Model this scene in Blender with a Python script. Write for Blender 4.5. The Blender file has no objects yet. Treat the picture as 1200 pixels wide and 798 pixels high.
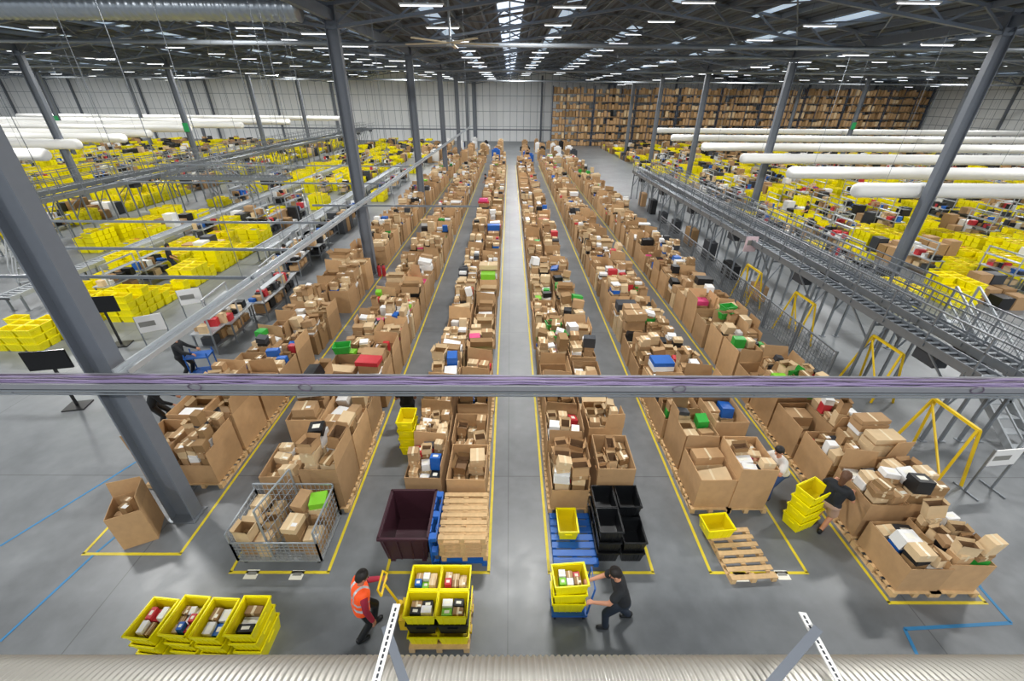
import bpy, math, random
from mathutils import Vector, Matrix
random.seed(7)
S=bpy.context.scene; C=S.collection
PI=math.pi
F=497.; H=8.5; P=math.radians(29.7)
R=Matrix.Rotation(-.0079,3,'Z')@Matrix.Rotation(PI/2-P,3,'X')@Matrix.Rotation(.0087,3,'Z')
CAM=Vector((0,0,H)); RT=R.transposed()
def ray(u,v): return R@Vector(((u-600)/F,(399-v)/F,-1))
def G(u,v,z=0.):
    d=ray(u,v); return CAM+d*((z-H)/d.z)
def PY(u,v,Y):
    d=ray(u,v); return CAM+d*(Y/d.y)
def proj(p):
    q=RT@(Vector(p)-CAM)
    if q.z>-.1: return (-9999,-9999)
    return (600-F*q.x/q.z, 399+F*q.y/q.z)
def inview(p,m=40):
    u,v=proj(p); return -m<u<1200+m and -m<v<798+m
cam=bpy.data.cameras.new('camera'); co=bpy.data.objects.new('camera',cam); C.objects.link(co)
co.matrix_world=Matrix.Translation(CAM)@R.to_4x4(); cam.sensor_width=36; cam.lens=36*F/1200; cam.clip_end=500
S.camera=co
S.view_settings.view_transform='Standard'
# ---------------------------------------------------------------- materials
def lin(h):
    r=[]
    for i in (0,2,4):
        c=int(h[i:i+2],16)/255; r.append(c/12.92 if c<=.04045 else ((c+.055)/1.055)**2.4)
    return r
def mat(name,h,rough=.6,metal=0.,var=.12,scale=6.,rand=0.,emit=0.,bump=0.):
    m=bpy.data.materials.new(name); m.use_nodes=True; nt=m.node_tree; b=nt.nodes['Principled BSDF']
    c=lin(h); b.inputs['Roughness'].default_value=rough; b.inputs['Metallic'].default_value=metal
    b.inputs['Base Color'].default_value=(*c,1)
    if var>0:
        tc=nt.nodes.new('ShaderNodeTexCoord'); n=nt.nodes.new('ShaderNodeTexNoise'); n.inputs['Scale'].default_value=scale; n.inputs['Detail'].default_value=4
        nt.links.new(tc.outputs['Object'],n.inputs['Vector'])
        mx=nt.nodes.new('ShaderNodeMix'); mx.data_type='RGBA'
        mx.inputs[6].default_value=(*[x*(1-var) for x in c],1); mx.inputs[7].default_value=(*[min(1,x*(1+var)) for x in c],1)
        nt.links.new(n.outputs['Fac'],mx.inputs[0]); out=mx.outputs[2]
        if rand>0:
            oi=nt.nodes.new('ShaderNodeObjectInfo'); mr=nt.nodes.new('ShaderNodeMapRange'); mr.inputs[3].default_value=1-rand; mr.inputs[4].default_value=1+rand
            hs=nt.nodes.new('ShaderNodeHueSaturation'); nt.links.new(oi.outputs['Random'],mr.inputs[0]); nt.links.new(mr.outputs[0],hs.inputs['Value']); nt.links.new(out,hs.inputs['Color']); out=hs.outputs[0]
        nt.links.new(out,b.inputs['Base Color'])
    if emit>0:
        b.inputs['Emission Color'].default_value=(*c,1); b.inputs['Emission Strength'].default_value=emit
        m.cycles.emission_sampling='NONE'
    return m
M={}
def dm(k,*a,**kw): M[k]=mat(k,*a,**kw)
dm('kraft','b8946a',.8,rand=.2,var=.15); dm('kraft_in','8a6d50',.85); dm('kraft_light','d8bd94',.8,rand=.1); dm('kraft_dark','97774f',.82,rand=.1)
dm('tape','e0cfac',.35); dm('white','e8e8e6',.5,var=.04); dm('black','17181a',.45); dm('darkgrey','3a3d42',.5)
dm('green','2fa03a',.45); dm('red','c4343c',.5); dm('pink','d8437c',.5); dm('blue','1c5fb4',.45); dm('lime','7cc22a',.5)
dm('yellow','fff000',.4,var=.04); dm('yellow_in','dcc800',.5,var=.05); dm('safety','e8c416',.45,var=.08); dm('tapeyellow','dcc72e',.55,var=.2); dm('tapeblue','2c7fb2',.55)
dm('steel','858b91',.38,.5,var=.08); dm('galv','b3b8bc',.4,.35,var=.1); dm('colpaint','6f757e',.5,.1,var=.06); dm('paleduct','b3b0a8',.35,.4,var=.08)
dm('silver','b0b8c0',.28,.7,var=.1); dm('fabric','efefec',.85,var=.04,scale=2); dm('beam','747c87',.55,.1); dm('purlin','818b97',.6,.1)
dm('wood','d2b080',.75,var=.25,scale=12,rand=.08); dm('maroon','3f222b',.4); dm('crateblack','131518',.35); dm('wire','a4abb1',.35,.45)
dm('tray','8b8d93',.65,.1,var=.12,scale=3); dm('purple','9585ad',.55); dm('cablegrey','6d6475',.5); dm('skin','c98f70',.55,var=.05); dm('skin2','a8735a',.55,var=.05)
dm('orange','ff5a1e',.6,var=.05,emit=.15); dm('reflective','d8dade',.25,.3); dm('crimson','a02038',.7); dm('jean','26303f',.8); dm('jeanblue','3a568c',.8); dm('tee','1d2024',.8); dm('teewhite','e6e3dc',.8); dm('beige','b99a86',.8)
dm('hairdark','1c1612',.6); dm('hairbrown','5a3a22',.6); dm('eye','15100e',.2); dm('lip','9a5348',.5)
dm('tube','f6faff',.4,var=0,emit=2.2); dm('sky','dcebff',.4,var=0,emit=1.25); dm('skydim','b4c8dc',.4,var=0,emit=.75); dm('rackblue','39485e',.5); dm('rackbeam','8f6f48',.5); dm('signgreen','0f8a4b',.5,emit=.2); dm('screen','0c0d10',.2); dm('paper','eceadc',.6,var=.05); dm('print','8a8a84',.6); dm('rubber','1a1a1a',.7); dm('belt','2a2d31',.6); dm('palepink','ddc3c8',.6,var=.05)
def floor_mat():
    m=bpy.data.materials.new('polished_concrete'); m.use_nodes=True; nt=m.node_tree; b=nt.nodes['Principled BSDF']; L=nt.links.new
    tc=nt.nodes.new('ShaderNodeTexCoord')
    n=nt.nodes.new('ShaderNodeTexNoise'); n.inputs['Scale'].default_value=.4; n.inputs['Detail'].default_value=8; n.inputs['Roughness'].default_value=.6; L(tc.outputs['Object'],n.inputs['Vector'])
    r=nt.nodes.new('ShaderNodeValToRGB'); e=r.color_ramp.elements; e[0].position=.28; e[0].color=(*lin('65696c'),1); e[1].position=.75; e[1].color=(*lin('83878a'),1); L(n.outputs['Fac'],r.inputs[0])
    n2=nt.nodes.new('ShaderNodeTexNoise'); n2.inputs['Scale'].default_value=3; n2.inputs['Detail'].default_value=8; L(tc.outputs['Object'],n2.inputs['Vector'])
    mx=nt.nodes.new('ShaderNodeMix'); mx.data_type='RGBA'; mx.blend_type='OVERLAY'; mx.inputs[0].default_value=.2; L(r.outputs[0],mx.inputs[6]); L(n2.outputs['Fac'],mx.inputs[7])
    bk=nt.nodes.new('ShaderNodeTexBrick'); bk.offset=0; bk.inputs['Scale'].default_value=1; bk.inputs['Brick Width'].default_value=7.8; bk.inputs['Row Height'].default_value=7.8; bk.inputs['Mortar Size'].default_value=.012
    bk.inputs['Color1'].default_value=(1,1,1,1); bk.inputs['Color2'].default_value=(1,1,1,1); bk.inputs['Mortar'].default_value=(.6,.6,.6,1); L(tc.outputs['Object'],bk.inputs['Vector'])
    m2=nt.nodes.new('ShaderNodeMix'); m2.data_type='RGBA'; m2.blend_type='MULTIPLY'; m2.inputs[0].default_value=1; L(mx.outputs[2],m2.inputs[6]); L(bk.outputs['Color'],m2.inputs[7])
    L(m2.outputs[2],b.inputs['Base Color'])
    mr=nt.nodes.new('ShaderNodeMapRange'); mr.inputs[3].default_value=.27; mr.inputs[4].default_value=.48; L(n2.outputs['Fac'],mr.inputs[0]); L(mr.outputs[0],b.inputs['Roughness'])
    return m
M['floor']=floor_mat()
def panel_mat(name,a,bcol,w,rot):
    m=bpy.data.materials.new(name); m.use_nodes=True; nt=m.node_tree; b=nt.nodes['Principled BSDF']; L=nt.links.new
    tc=nt.nodes.new('ShaderNodeTexCoord'); mp=nt.nodes.new('ShaderNodeMapping'); mp.inputs['Rotation'].default_value=rot; L(tc.outputs['Object'],mp.inputs[0])
    bk=nt.nodes.new('ShaderNodeTexBrick'); bk.offset=0; bk.inputs['Scale'].default_value=1; bk.inputs['Brick Width'].default_value=w[0]; bk.inputs['Row Height'].default_value=w[1]; bk.inputs['Mortar Size'].default_value=w[2]
    bk.inputs['Color1'].default_value=(*lin(a),1); bk.inputs['Color2'].default_value=(*[x*.93 for x in lin(a)],1); bk.inputs['Mortar'].default_value=(*lin(bcol),1); L(mp.outputs[0],bk.inputs['Vector']); L(bk.outputs['Color'],b.inputs['Base Color']); b.inputs['Roughness'].default_value=.6
    return m
M['wallpanel']=panel_mat('wall_panels','f6f8f8','a3abb0',(1.5,3.,.05),(-PI/2,0,0))
M['wallpanelx']=panel_mat('side_wall_panels','e6e9e9','8b949a',(1.5,1.5,.05),(0,PI/2,0))
M['deck']=panel_mat('roof_deck','555d68','31363d',(.5,60.,.1),(0,0,0))
# ---------------------------------------------------------------- mesh builder
class MB:
    def __init__(s): s.v=[];s.f=[];s.m=[]
    def add(s,vs,fs,m=0):
        o=len(s.v); s.v.extend([tuple(x) for x in vs])
        for i,f in enumerate(fs):
            s.f.append([k+o for k in f]); s.m.append(m[i] if isinstance(m,(list,tuple)) else m)
    def box(s,c,z,m=0,rz=0.,bot=True,tilt=None):
        x,y,w=z[0]/2,z[1]/2,z[2]/2
        p=[(-x,-y,-w),(x,-y,-w),(x,y,-w),(-x,y,-w),(-x,-y,w),(x,-y,w),(x,y,w),(-x,y,w)]
        if tilt is not None: p=[tuple(tilt@Vector(q)) for q in p]
        if rz: k,n=math.cos(rz),math.sin(rz); p=[(a*k-b*n,a*n+b*k,g) for a,b,g in p]
        p=[(a+c[0],b+c[1],g+c[2]) for a,b,g in p]
        f=[(4,5,6,7),(0,1,5,4),(1,2,6,5),(2,3,7,6),(3,0,4,7)]
        if bot: f.append((3,2,1,0))
        s.add(p,f,m)
    def beam(s,p,q,w,h,m=0):
        p=Vector(p);q=Vector(q);d=(q-p).normalized()
        a=d.cross(Vector((0,0,1)))
        if a.length<1e-3: a=Vector((1,0,0))
        a.normalize(); b=a.cross(d)
        a=a*w/2;b=b*h/2
        s.add([p-a-b,p+a-b,p+a+b,p-a+b,q-a-b,q+a-b,q+a+b,q-a+b],[(4,5,6,7),(0,1,5,4),(1,2,6,5),(2,3,7,6),(3,0,4,7),(3,2,1,0)],m)
    def tube(s,pts,r,n=8,m=0,cap=True):
        pts=[Vector(p) for p in pts]; o=len(s.v); a=None
        for i,p in enumerate(pts):
            d=(pts[min(i+1,len(pts)-1)]-pts[max(i-1,0)]).normalized()
            if a is None:
                a=d.cross(Vector((0,0,1)))
                if a.length<1e-3: a=Vector((1,0,0))
            a=(a-d*a.dot(d)).normalized(); b=d.cross(a)
            rr=r[i] if isinstance(r,(list,tuple)) else r
            for k in range(n):
                t=2*PI*k/n; s.v.append(tuple(p+(a*math.cos(t)+b*math.sin(t))*rr))
        for i in range(len(pts)-1):
            for k in range(n):
                s.f.append([o+i*n+k,o+i*n+(k+1)%n,o+(i+1)*n+(k+1)%n,o+(i+1)*n+k]); s.m.append(m)
        if cap:
            s.f.append([o+k for k in range(n)][::-1]); s.m.append(m)
            e=o+(len(pts)-1)*n; s.f.append([e+k for k in range(n)]); s.m.append(m)
    def tub(s,c,b,t,h,th=.015,rz=0.,m=0,mi=1,floor=.02):
        k,n=math.cos(rz),math.sin(rz)
        def ring(w,d,z): return [(c[0]+a*k-e*n,c[1]+a*n+e*k,c[2]+z) for a,e in ((-w/2,-d/2),(w/2,-d/2),(w/2,d/2),(-w/2,d/2))]
        vs=ring(b[0],b[1],0)+ring(t[0],t[1],h)+ring(t[0]-2*th,t[1]-2*th,h)+ring(b[0]-2*th,b[1]-2*th,floor)
        fs=[];ms=[]
        for lv,mm in ((0,m),(4,m),(8,mi)):
            for i in range(4): fs.append((lv+i,lv+(i+1)%4,lv+4+(i+1)%4,lv+4+i)); ms.append(mm)
        fs+= [(12,13,14,15),(3,2,1,0)]; ms+=[mi,m]
        s.add(vs,fs,ms)
    def mesh(s,name,mats,smooth=False):
        me=bpy.data.meshes.new(name); me.from_pydata(s.v,[],s.f)
        for x in mats: me.materials.append(M[x] if isinstance(x,str) else x)
        me.polygons.foreach_set('material_index',s.m)
        if smooth: me.polygons.foreach_set('use_smooth',[True]*len(s.f))
        me.update(); return me
    def build(s,name,mats,parent=None,smooth=False,loc=None,rz=0.):
        if isinstance(mats,str): mats=[mats]
        o=bpy.data.objects.new(name,s.mesh(name,mats,smooth)); C.objects.link(o)
        if parent: o.parent=parent
        if loc is not None: o.location=loc
        if rz: o.rotation_euler=(0,0,rz)
        return o
def tag(o,label=None,cat=None,group=None,kind=None):
    if label: o['label']=label
    if cat: o['category']=cat
    if group: o['group']=group
    if kind: o['kind']=kind
    return o
def root(name,loc,rz,label,cat,group=None):
    o=bpy.data.objects.new(name,None); C.objects.link(o); o.location=loc; o.rotation_euler=(0,0,rz); o.empty_display_size=.1
    return tag(o,label,cat,group)
def bpart(name,mt,parent,p,q,w,h):
    m=MB(); m.beam(p,q,w,h); return m.build(name,mt,parent)
def xpart(name,mt,parent,c,z):
    m=MB(); m.box(c,z); return m.build(name,mt,parent)
def dup(r,loc,rz=0.,label=None,group=None,scale=None):
    c=r.copy(); C.objects.link(c); c.location=loc; c.rotation_euler=(0,0,rz)
    if scale: c.scale=scale
    if label: c['label']=label
    if group: c['group']=group
    for ch in list(r.children):
        d=ch.copy(); C.objects.link(d); d.parent=c
        for g in list(ch.children):
            e=g.copy(); C.objects.link(e); e.parent=d
    return c
ONES='zeroth first second third fourth fifth sixth seventh eighth ninth tenth eleventh twelfth thirteenth fourteenth fifteenth sixteenth seventeenth eighteenth nineteenth'.split()
TENS={2:('twenty','twentieth'),3:('thirty','thirtieth'),4:('forty','fortieth'),5:('fifty','fiftieth'),6:('sixty','sixtieth')}
def ordw(n):
    if n<20: return ONES[n]
    a,b=divmod(n,10); return TENS[a][1] if b==0 else TENS[a][0]+'-'+ONES[b]
def struct(o): o['kind']='structure'; return o
# ---------------------------------------------------------------- shell
SP=28.9; V0=-7.6; YB=106.5; XR=85.
def roofz(x):
    d=abs(((x-V0)+SP/2)%SP-SP/2); return 12.+d/(SP/2)*2.0
b=MB(); b.box((-27,50,-.1),(226,115,.2)); struct(b.build('floor','floor'))
b=MB()
xs=[V0+SP/2*k for k in range(-9,8)]
vs=[];fs=[]
for x in xs: vs+= [(x,-6,roofz(x)),(x,YB+.2,roofz(x)),(x,YB+.2,roofz(x)+.2),(x,-6,roofz(x)+.2)]
for i in range(len(xs)-1):
    for k in range(4): fs.append((4*i+k,4*i+4+k,4*i+4+(k+1)%4,4*i+(k+1)%4))
b.add(vs,fs); struct(b.build('ceiling','deck'))
b=MB(); b.box((-27,YB+.15,7),(226,.3,14)); struct(b.build('wall_back','wallpanel'))
b=MB(); b.box((XR+.15,50,7),(.3,113,14)); struct(b.build('wall_right','wallpanelx'))
n=0
for k in range(-9,7):
    xx=V0+SP/2*k
    if xx<XR: n+=1; m=MB(); m.box((xx,YB-.2,6.4),(.35,.35,12.8)); struct(m.build('trim_%d'%n,'colpaint'))
n+=1; m=MB(); m.box((-27,YB-.03,2.4),(224,.06,.25)); struct(m.build('trim_%d'%n,'colpaint'))
for yy in range(10,105,8):
    n+=1; m=MB(); m.box((XR-.15,yy,6.4),(.3,.3,12.8)); struct(m.build('trim_%d'%n,'colpaint'))
n=0
for xc in [V0+SP/2*k for k in range(-6,6)]:
    for off in (3.2,7.6,11.4):
        x=xc+off
        if x>XR-2: continue
        cen=abs(x)<1.5
        y=10.
        while y<YB-4:
            if inview((x,y+3,roofz(x)),30) and (cen or random.random()<.9):
                n+=1; m=MB()
                w=.75 if cen else .45; z0=roofz(x-w)-.03; z1=roofz(x+w)-.03; ln=6.6 if cen else 6.2
                m.add([(x-w,y,z0),(x+w,y,z1),(x+w,y+ln,z1),(x-w,y+ln,z0)],[(0,1,2,3)])
                struct(m.build('window_%d'%n,'sky' if cen else 'skydim'))
            y+=7.85
COLY=[6.6+15.7*k for k in range(7)]
for yy in [6.6+3.925*k for k in range(26)]:
    main=abs(((yy-6.6)+3.9)%7.85-3.9)<.2
    for k in range(-5,4):
        if k==3: continue
        xa=V0+SP*k; xm=xa+SP/2; xb=xa+SP
        if not any(inview((x,yy,13),60) for x in (xa,xm,xb)): continue
        if main:
            for p,q in ((xa,xm),(xm,xb)):
                m=MB(); q2=min(q,XR); N=10
                for dz,w,h in ((-.15,.22,.12),(-.95,.22,.12)): m.beam((p,yy,roofz(p)+dz),(q2,yy,roofz(q2)+dz),w,h)
                for i in range(N):
                    a=p+(q2-p)*i/N; c=p+(q2-p)*(i+1)/N; d1,d2=(-.15,-.95) if i%2 else (-.95,-.15)
                    m.beam((a,yy,roofz(a)+d1),(c,yy,roofz(c)+d2),.08,.08)
                struct(m.build('ceiling_rafter','beam'))
        elif k>-4:
            m=MB()
            for i in range(6):
                x0=xa+i*SP/6; x1=x0+SP/6
                m.beam((x0,yy-3.9,roofz(x0)-.3),(x1,yy+3.9,roofz(x1)-.3),.07,.07); m.beam((x1,yy-3.9,roofz(x1)-.3),(x0,yy+3.9,roofz(x0)-.3),.07,.07)
            struct(m.build('ceiling_brace','beam'))
x=-76.
while x<80:
    if abs(((x-V0)+SP/2)%SP-SP/2)>.4:
        m=MB(); m.beam((x,5,roofz(x)-.12),(x,YB,roofz(x)-.12),.08,.24); struct(m.build('ceiling_purlin','purlin'))
    x+=1.55
for xv in (V0,V0+SP,V0-SP,V0+2*SP,V0-2*SP):
    m=MB(); m.beam((xv,6,11.5),(xv,YB,11.5),.25,.4); struct(m.build('ceiling_tie_beam','beam'))
colname={-3:'far-left column line',-2:'second column line left of centre',-1:'line left of the overhead conveyor',0:'line beside the leftmost block',1:'line right of the raised conveyor',2:'far-right line'}
for i,k in enumerate(range(-3,3)):
    for j,yy in enumerate(COLY):
        xv=V0+SP*k+(.12 if (k==0 and j==0) else 0)
        if not (inview((xv,yy,6),20) or inview((xv,yy,11),0) or inview((xv,yy,0),20)): continue
        hgt=roofz(xv)-.1
        r=root('steel_column',(xv,yy,0),0,'grey steel column, %s from the front in the %s'%(ordw(j+1),colname[k]),'column','roof columns')
        m=MB(); D=.5
        m.box((-D/2,0,hgt/2),(.035,.3,hgt)); m.box((D/2,0,hgt/2),(.035,.3,hgt)); m.box((0,0,hgt/2),(D-.035,.03,hgt)); m.build('shaft','colpaint',r)
        xpart('base_plate','steel',r,(0,0,.02),(.66,.45,.04))
def fitting():
    o=MB(); o.box((0,0,0),(1.7,.12,.06)); r=o.build('ceiling_light','white'); tag(r,'white strip light hanging under the dark warehouse roof','light','strip lights under the roof')
    t=MB(); t.tube([(-.8,0,-.045),(.8,0,-.045)],.03,6); t.build('lamp_tube','tube',r)
    w=MB(); w.tube([(-.6,0,.02),(-.6,0,.95),(.6,0,.95),(.6,0,.02)],.007,4); w.build('hanger','darkgrey',r); return r
fit0=None;cnt=0
x=-79.
while x<80:
    y=8.5
    while y<102:
        z=roofz(x)-1.0
        if inview((x,y,z),5) and cnt<295:
            cnt+=1
            if fit0 is None: fit0=fitting(); fit0.location=(x,y,z)
            else: dup(fit0,(x,y,z))
        y+=5.9
    x+=6.3
for ix in range(-6,5):
    for iy in range(0,7):
        if ix<-4 and iy<3: continue
        x=ix*17.+1; y=-3+iy*15.2
        la=bpy.data.lights.new('roof_lamp','AREA'); la.shape='RECTANGLE'; la.size=2.4; la.size_y=.5; la.energy=1130 if iy<6 else (1300 if x<5 else 700); la.color=(1,.99,.97)
        lo=bpy.data.objects.new('roof_lamp',la); C.objects.link(lo); lo.location=(x,y,roofz(x)-1.2)
w=bpy.data.worlds.new('World'); S.world=w; w.use_nodes=True; w.node_tree.nodes['Background'].inputs[0].default_value=(.88,.94,1,1); w.node_tree.nodes['Background'].inputs[1].default_value=.65
# ---------------------------------------------------------------- base kinds
def tote_mesh(name,w,d,h,mats):
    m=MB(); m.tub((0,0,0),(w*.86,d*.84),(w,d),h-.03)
    for sx in (-1,1):
        m.box((sx*(w/2+.004),0,h-.02),(.022,d+.03,.04)); m.box((sx*(w/2-.01),0,h*.62),(.03,d*.34,.03))
        m.box((0,sx*(d/2+.004),h-.02),(w+.03,.022,.04))
        for t in (-.3,-.1,.1,.3):
            m.beam((t*w*.9,sx*(d*.42+.004),0.01),(t*w,sx*(d/2+.004),h-.03),.016,.012)
    return m.mesh(name,mats)
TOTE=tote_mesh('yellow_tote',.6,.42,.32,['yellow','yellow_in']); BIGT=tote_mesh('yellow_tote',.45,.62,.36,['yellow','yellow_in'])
BLKT=tote_mesh('black_crate',.46,.56,.34,['crateblack','crateblack'])
def inst(me,name,loc,rz,label,cat,group=None):
    o=bpy.data.objects.new(name,me); C.objects.link(o); o.location=loc; o.rotation_euler=(0,0,rz); return tag(o,label,cat,group)
def make_pallet(label,mt,loc,w=.96,d=1.16,rz=0):
    r=root('pallet',loc,rz,label,'pallet','pallets')
    m=MB(); n=7
    for i in range(n): m.box((0,-d/2+.05+i*(d-.1)/(n-1),.131),(w,.1 if mt=='wood' else .14,.022))
    m.build('deck',mt,r)
    for sx in (-1,0,1):
        m=MB()
        for sy in (-1,0,1): m.box((sx*(w/2-.05),sy*(d/2-.07),.069),(.1,.14,.102))
        m.box((sx*(w/2-.05),0,.01),(.1,d,.02)); m.build('bearer',mt,r)
    return r
WB,DB=.88,1.12
def make_bin(kind):
    names=['square','tall','low-fronted','high-backed','flap-topped','two-flapped','torn-topped','side-flapped','short','slumped']
    hs=[.95,1.12,1.05,.95,1.0,1.0,1.03,.95,.76,1.0]; h=hs[kind]; t=.018
    m=MB()
    hf={2:.5,9:.62}.get(kind,h); hl=.7 if kind==9 else h
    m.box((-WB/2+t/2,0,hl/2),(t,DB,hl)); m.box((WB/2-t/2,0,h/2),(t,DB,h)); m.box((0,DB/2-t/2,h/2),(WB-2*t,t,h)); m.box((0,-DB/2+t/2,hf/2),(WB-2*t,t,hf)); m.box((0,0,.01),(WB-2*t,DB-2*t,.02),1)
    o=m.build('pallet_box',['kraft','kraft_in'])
    def flap(a,b,out,up,s0=0.,s1=1.):
        q=MB(); n=Vector(out); a=Vector(a);b=Vector(b); d=b-a; b=a+d*s1; a=a+d*s0
        va=[a,b,b+n-d*.05+Vector((0,0,up*random.uniform(.75,1.1))),a+n+d*.03+Vector((0,0,up))]
        th=Vector((0,0,1)).cross((va[1]-va[0]).normalized())*.012
        q.add(va+[x+th for x in va],[(0,1,2,3),(7,6,5,4),(0,4,5,1),(1,5,6,2),(2,6,7,3),(3,7,4,0)])
        q.build('flap','kraft',o)
    x,y=WB/2,DB/2
    if kind==3: flap((-x,y,h),(x,y,h),(0,.06,0),.5)
    if kind==4:
        flap((-x,y,h),(x,y,h),(0,.14,0),.36); flap((-x,-y,h),(-x,y,h),(-.03,0,0),.38); flap((x,-y,h),(x,y,h),(.03,0,0),.38)
    if kind==5: flap((-x,y,h),(x,y,h),(0,.03,0),.42); flap((x,-y,h),(x,y,h),(.025,0,0),.38)
    if kind==6: flap((-x,y,h),(x,y,h),(0,.05,0),.45,0,.55); flap((-x,-y,h),(-x,y,h),(-.02,0,0),.28,.5,1.); flap((-x,-y,h),(x,-y,h),(0,-.08,0),-.22,.4,1.)
    if kind==7: flap((x,-y,h),(x,y,h),(.02,0,0),.45); flap((-x,-y,h),(-x,y,h),(-.07,0,0),.1,.1,.8)
    if kind==9: flap((-x,y,h),(x,y,h),(0,.1,0),.36); flap((x,-y,h),(x,y,h),(.03,0,0),.26,.3,1.)
    return o,names[kind],h
NK=10
BINS=[make_bin(k) for k in range(NK)]; used=[False]*NK
PM=['kraft','kraft_light','kraft_dark','white','black','green','red','blue','pink','lime','tape','darkgrey']
PW=[32,38,11,13,4.5,1.4,1.7,2.2,1,.6,0,2.5]
PN=['brown','pale brown','dark brown','white','black','green','red','blue','pink','lime green','beige','dark grey']
def pick(): return random.choices(range(len(PM)),PW)[0]
parc=MB(); farbin=MB(); nparc=[0]
def parcel(cx,cy,z,sx,sy,sz,rz,mi,label,group,opn=False,tl=(0,0)):
    m=MB()
    if opn:
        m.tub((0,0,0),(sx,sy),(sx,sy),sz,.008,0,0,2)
        for (a,bb,n) in (((-sx/2,-sy/2),(sx/2,-sy/2),(0,-1)),((-sx/2,sy/2),(sx/2,sy/2),(0,1)),((-sx/2,-sy/2),(-sx/2,sy/2),(-1,0)),((sx/2,-sy/2),(sx/2,sy/2),(1,0))):
            f=min(sx,sy)*.42; dd=f*random.uniform(.05,.5); up=f*.75
            p=[Vector((*a,sz)),Vector((*bb,sz)),Vector((bb[0]+n[0]*dd,bb[1]+n[1]*dd,sz+up)),Vector((a[0]+n[0]*dd,a[1]+n[1]*dd,sz+up))]
            m.add(p,[(0,1,2,3)],0)
    else:
        m.box((0,0,sz/2),(sx,sy,sz))
        if mi<3:
            tw=min(.05,sx*.2); m.box((0,0,sz),(tw,sy+.003,.003),1)
            for q in (-1,1): m.box((0,q*sy/2,sz-.035),(tw,.003,.07),1)
            if random.random()<.4: m.box((sx*.25,-sy*.2,sz),(min(.12,sx*.35),min(.09,sy*.3),.004),3)
        else:
            m.box((0,0,sz),(sx*.5,sy*.4,.003),1)
    o=m.build('parcel',[PM[mi],'tape' if mi<3 else 'paper','kraft_in','paper'],loc=(cx,cy,z),rz=rz); nparc[0]+=1
    o.rotation_euler=(tl[0],tl[1],rz)
    return tag(o,label,'parcel',group)
def fill(cx,cy,w,d,z0,top,indiv=None,group=None,jit=.28,cells=None):
    nx,ny=random.choice(cells or [(2,2),(2,2),(2,3),(2,3),(2,3),(2,4),(3,3),(3,4),(1,2),(1,2)])
    for i in range(nx):
        for j in range(ny):
            cw,cd=w/nx,d/ny; x=cx-w/2+cw*(i+.5); y=cy-d/2+cd*(j+.5)
            tgt=top+random.uniform(-jit,.22); z=z0; k=0
            xp=('left' if i==0 else ('right' if i==nx-1 else 'middle')) if nx>1 else 'centre'; yp='front' if j==0 else ('back' if j==ny-1 else ('middle' if ny==3 else ('second-row' if j==1 else 'third-row')))
            while z<tgt-.04:
                sz=max(.2,(tgt-z0)*random.uniform(.5,.75)) if k==0 else random.choice([random.uniform(.05,.14),random.uniform(.1,.36)])
                last=z+sz>=tgt-.04
                sx=cw*random.uniform(.66,.98); sy=cd*random.uniform(.66,.98); rz=random.uniform(-.06,.06) if k==0 else random.uniform(-.22,.22)
                if nx==1: rz*=.4
                mi=pick() if k else random.choice([0,1,2])
                tl=(random.uniform(-.22,.22),random.uniform(-.22,.22)) if (last and k and random.random()<.3) else (0,0)
                dz=(abs(tl[0])*sy+abs(tl[1])*sx)*.35
                if indiv and k and nparc[0]<300:
                    lv='upper' if last else 'lower'
                    op=mi<3 and last and sz>.12 and random.random()<.4
                    parcel(x,y,z+dz,sx,sy,sz,rz,mi,'%s %s %s at %s %s of %s'%(lv,PN[mi],'open carton' if op else ('carton' if mi<3 else 'packet'),yp,xp,indiv),group,op,tl)
                else:
                    T=Matrix.Rotation(tl[0],3,'X')@Matrix.Rotation(tl[1],3,'Y') if tl!=(0,0) else None
                    if last and k and T is None and mi<3 and cy<40 and random.random()<.3:   # an open carton with flaps
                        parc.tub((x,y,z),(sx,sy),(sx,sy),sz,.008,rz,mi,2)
                        kc,ks=math.cos(rz),math.sin(rz); f=min(sx,sy)*.4
                        for (ax,ay,bx,by,nx_,ny_) in ((-1,-1,1,-1,0,-1),(-1,1,1,1,0,1),(-1,-1,-1,1,-1,0),(1,-1,1,1,1,0)):
                            dd=f*random.uniform(.1,.7); up=f*.7; q=[]
                            for (lx,ly,lz) in ((ax*sx/2,ay*sy/2,sz),(bx*sx/2,by*sy/2,sz),(bx*sx/2+nx_*dd,by*sy/2+ny_*dd,sz+up),(ax*sx/2+nx_*dd,ay*sy/2+ny_*dd,sz+up)): q.append((x+lx*kc-ly*ks,y+lx*ks+ly*kc,z+lz))
                            parc.add(q,[(0,1,2,3)],mi)
                    else:
                        parc.box((x,y,z+dz+sz/2),(sx,sy,sz),mi,rz,T is not None,T)
                        if k and cy<34 and mi<3 and T is None:
                            parc.box((x,y,z+sz),(.05,sy,.004),10,rz,False)
                            if random.random()<.35: parc.box((x+sx*.22,y-sy*.2,z+sz+.002),(.11,.08,.004),3,rz,False)
                z+=sz; k+=1
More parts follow.
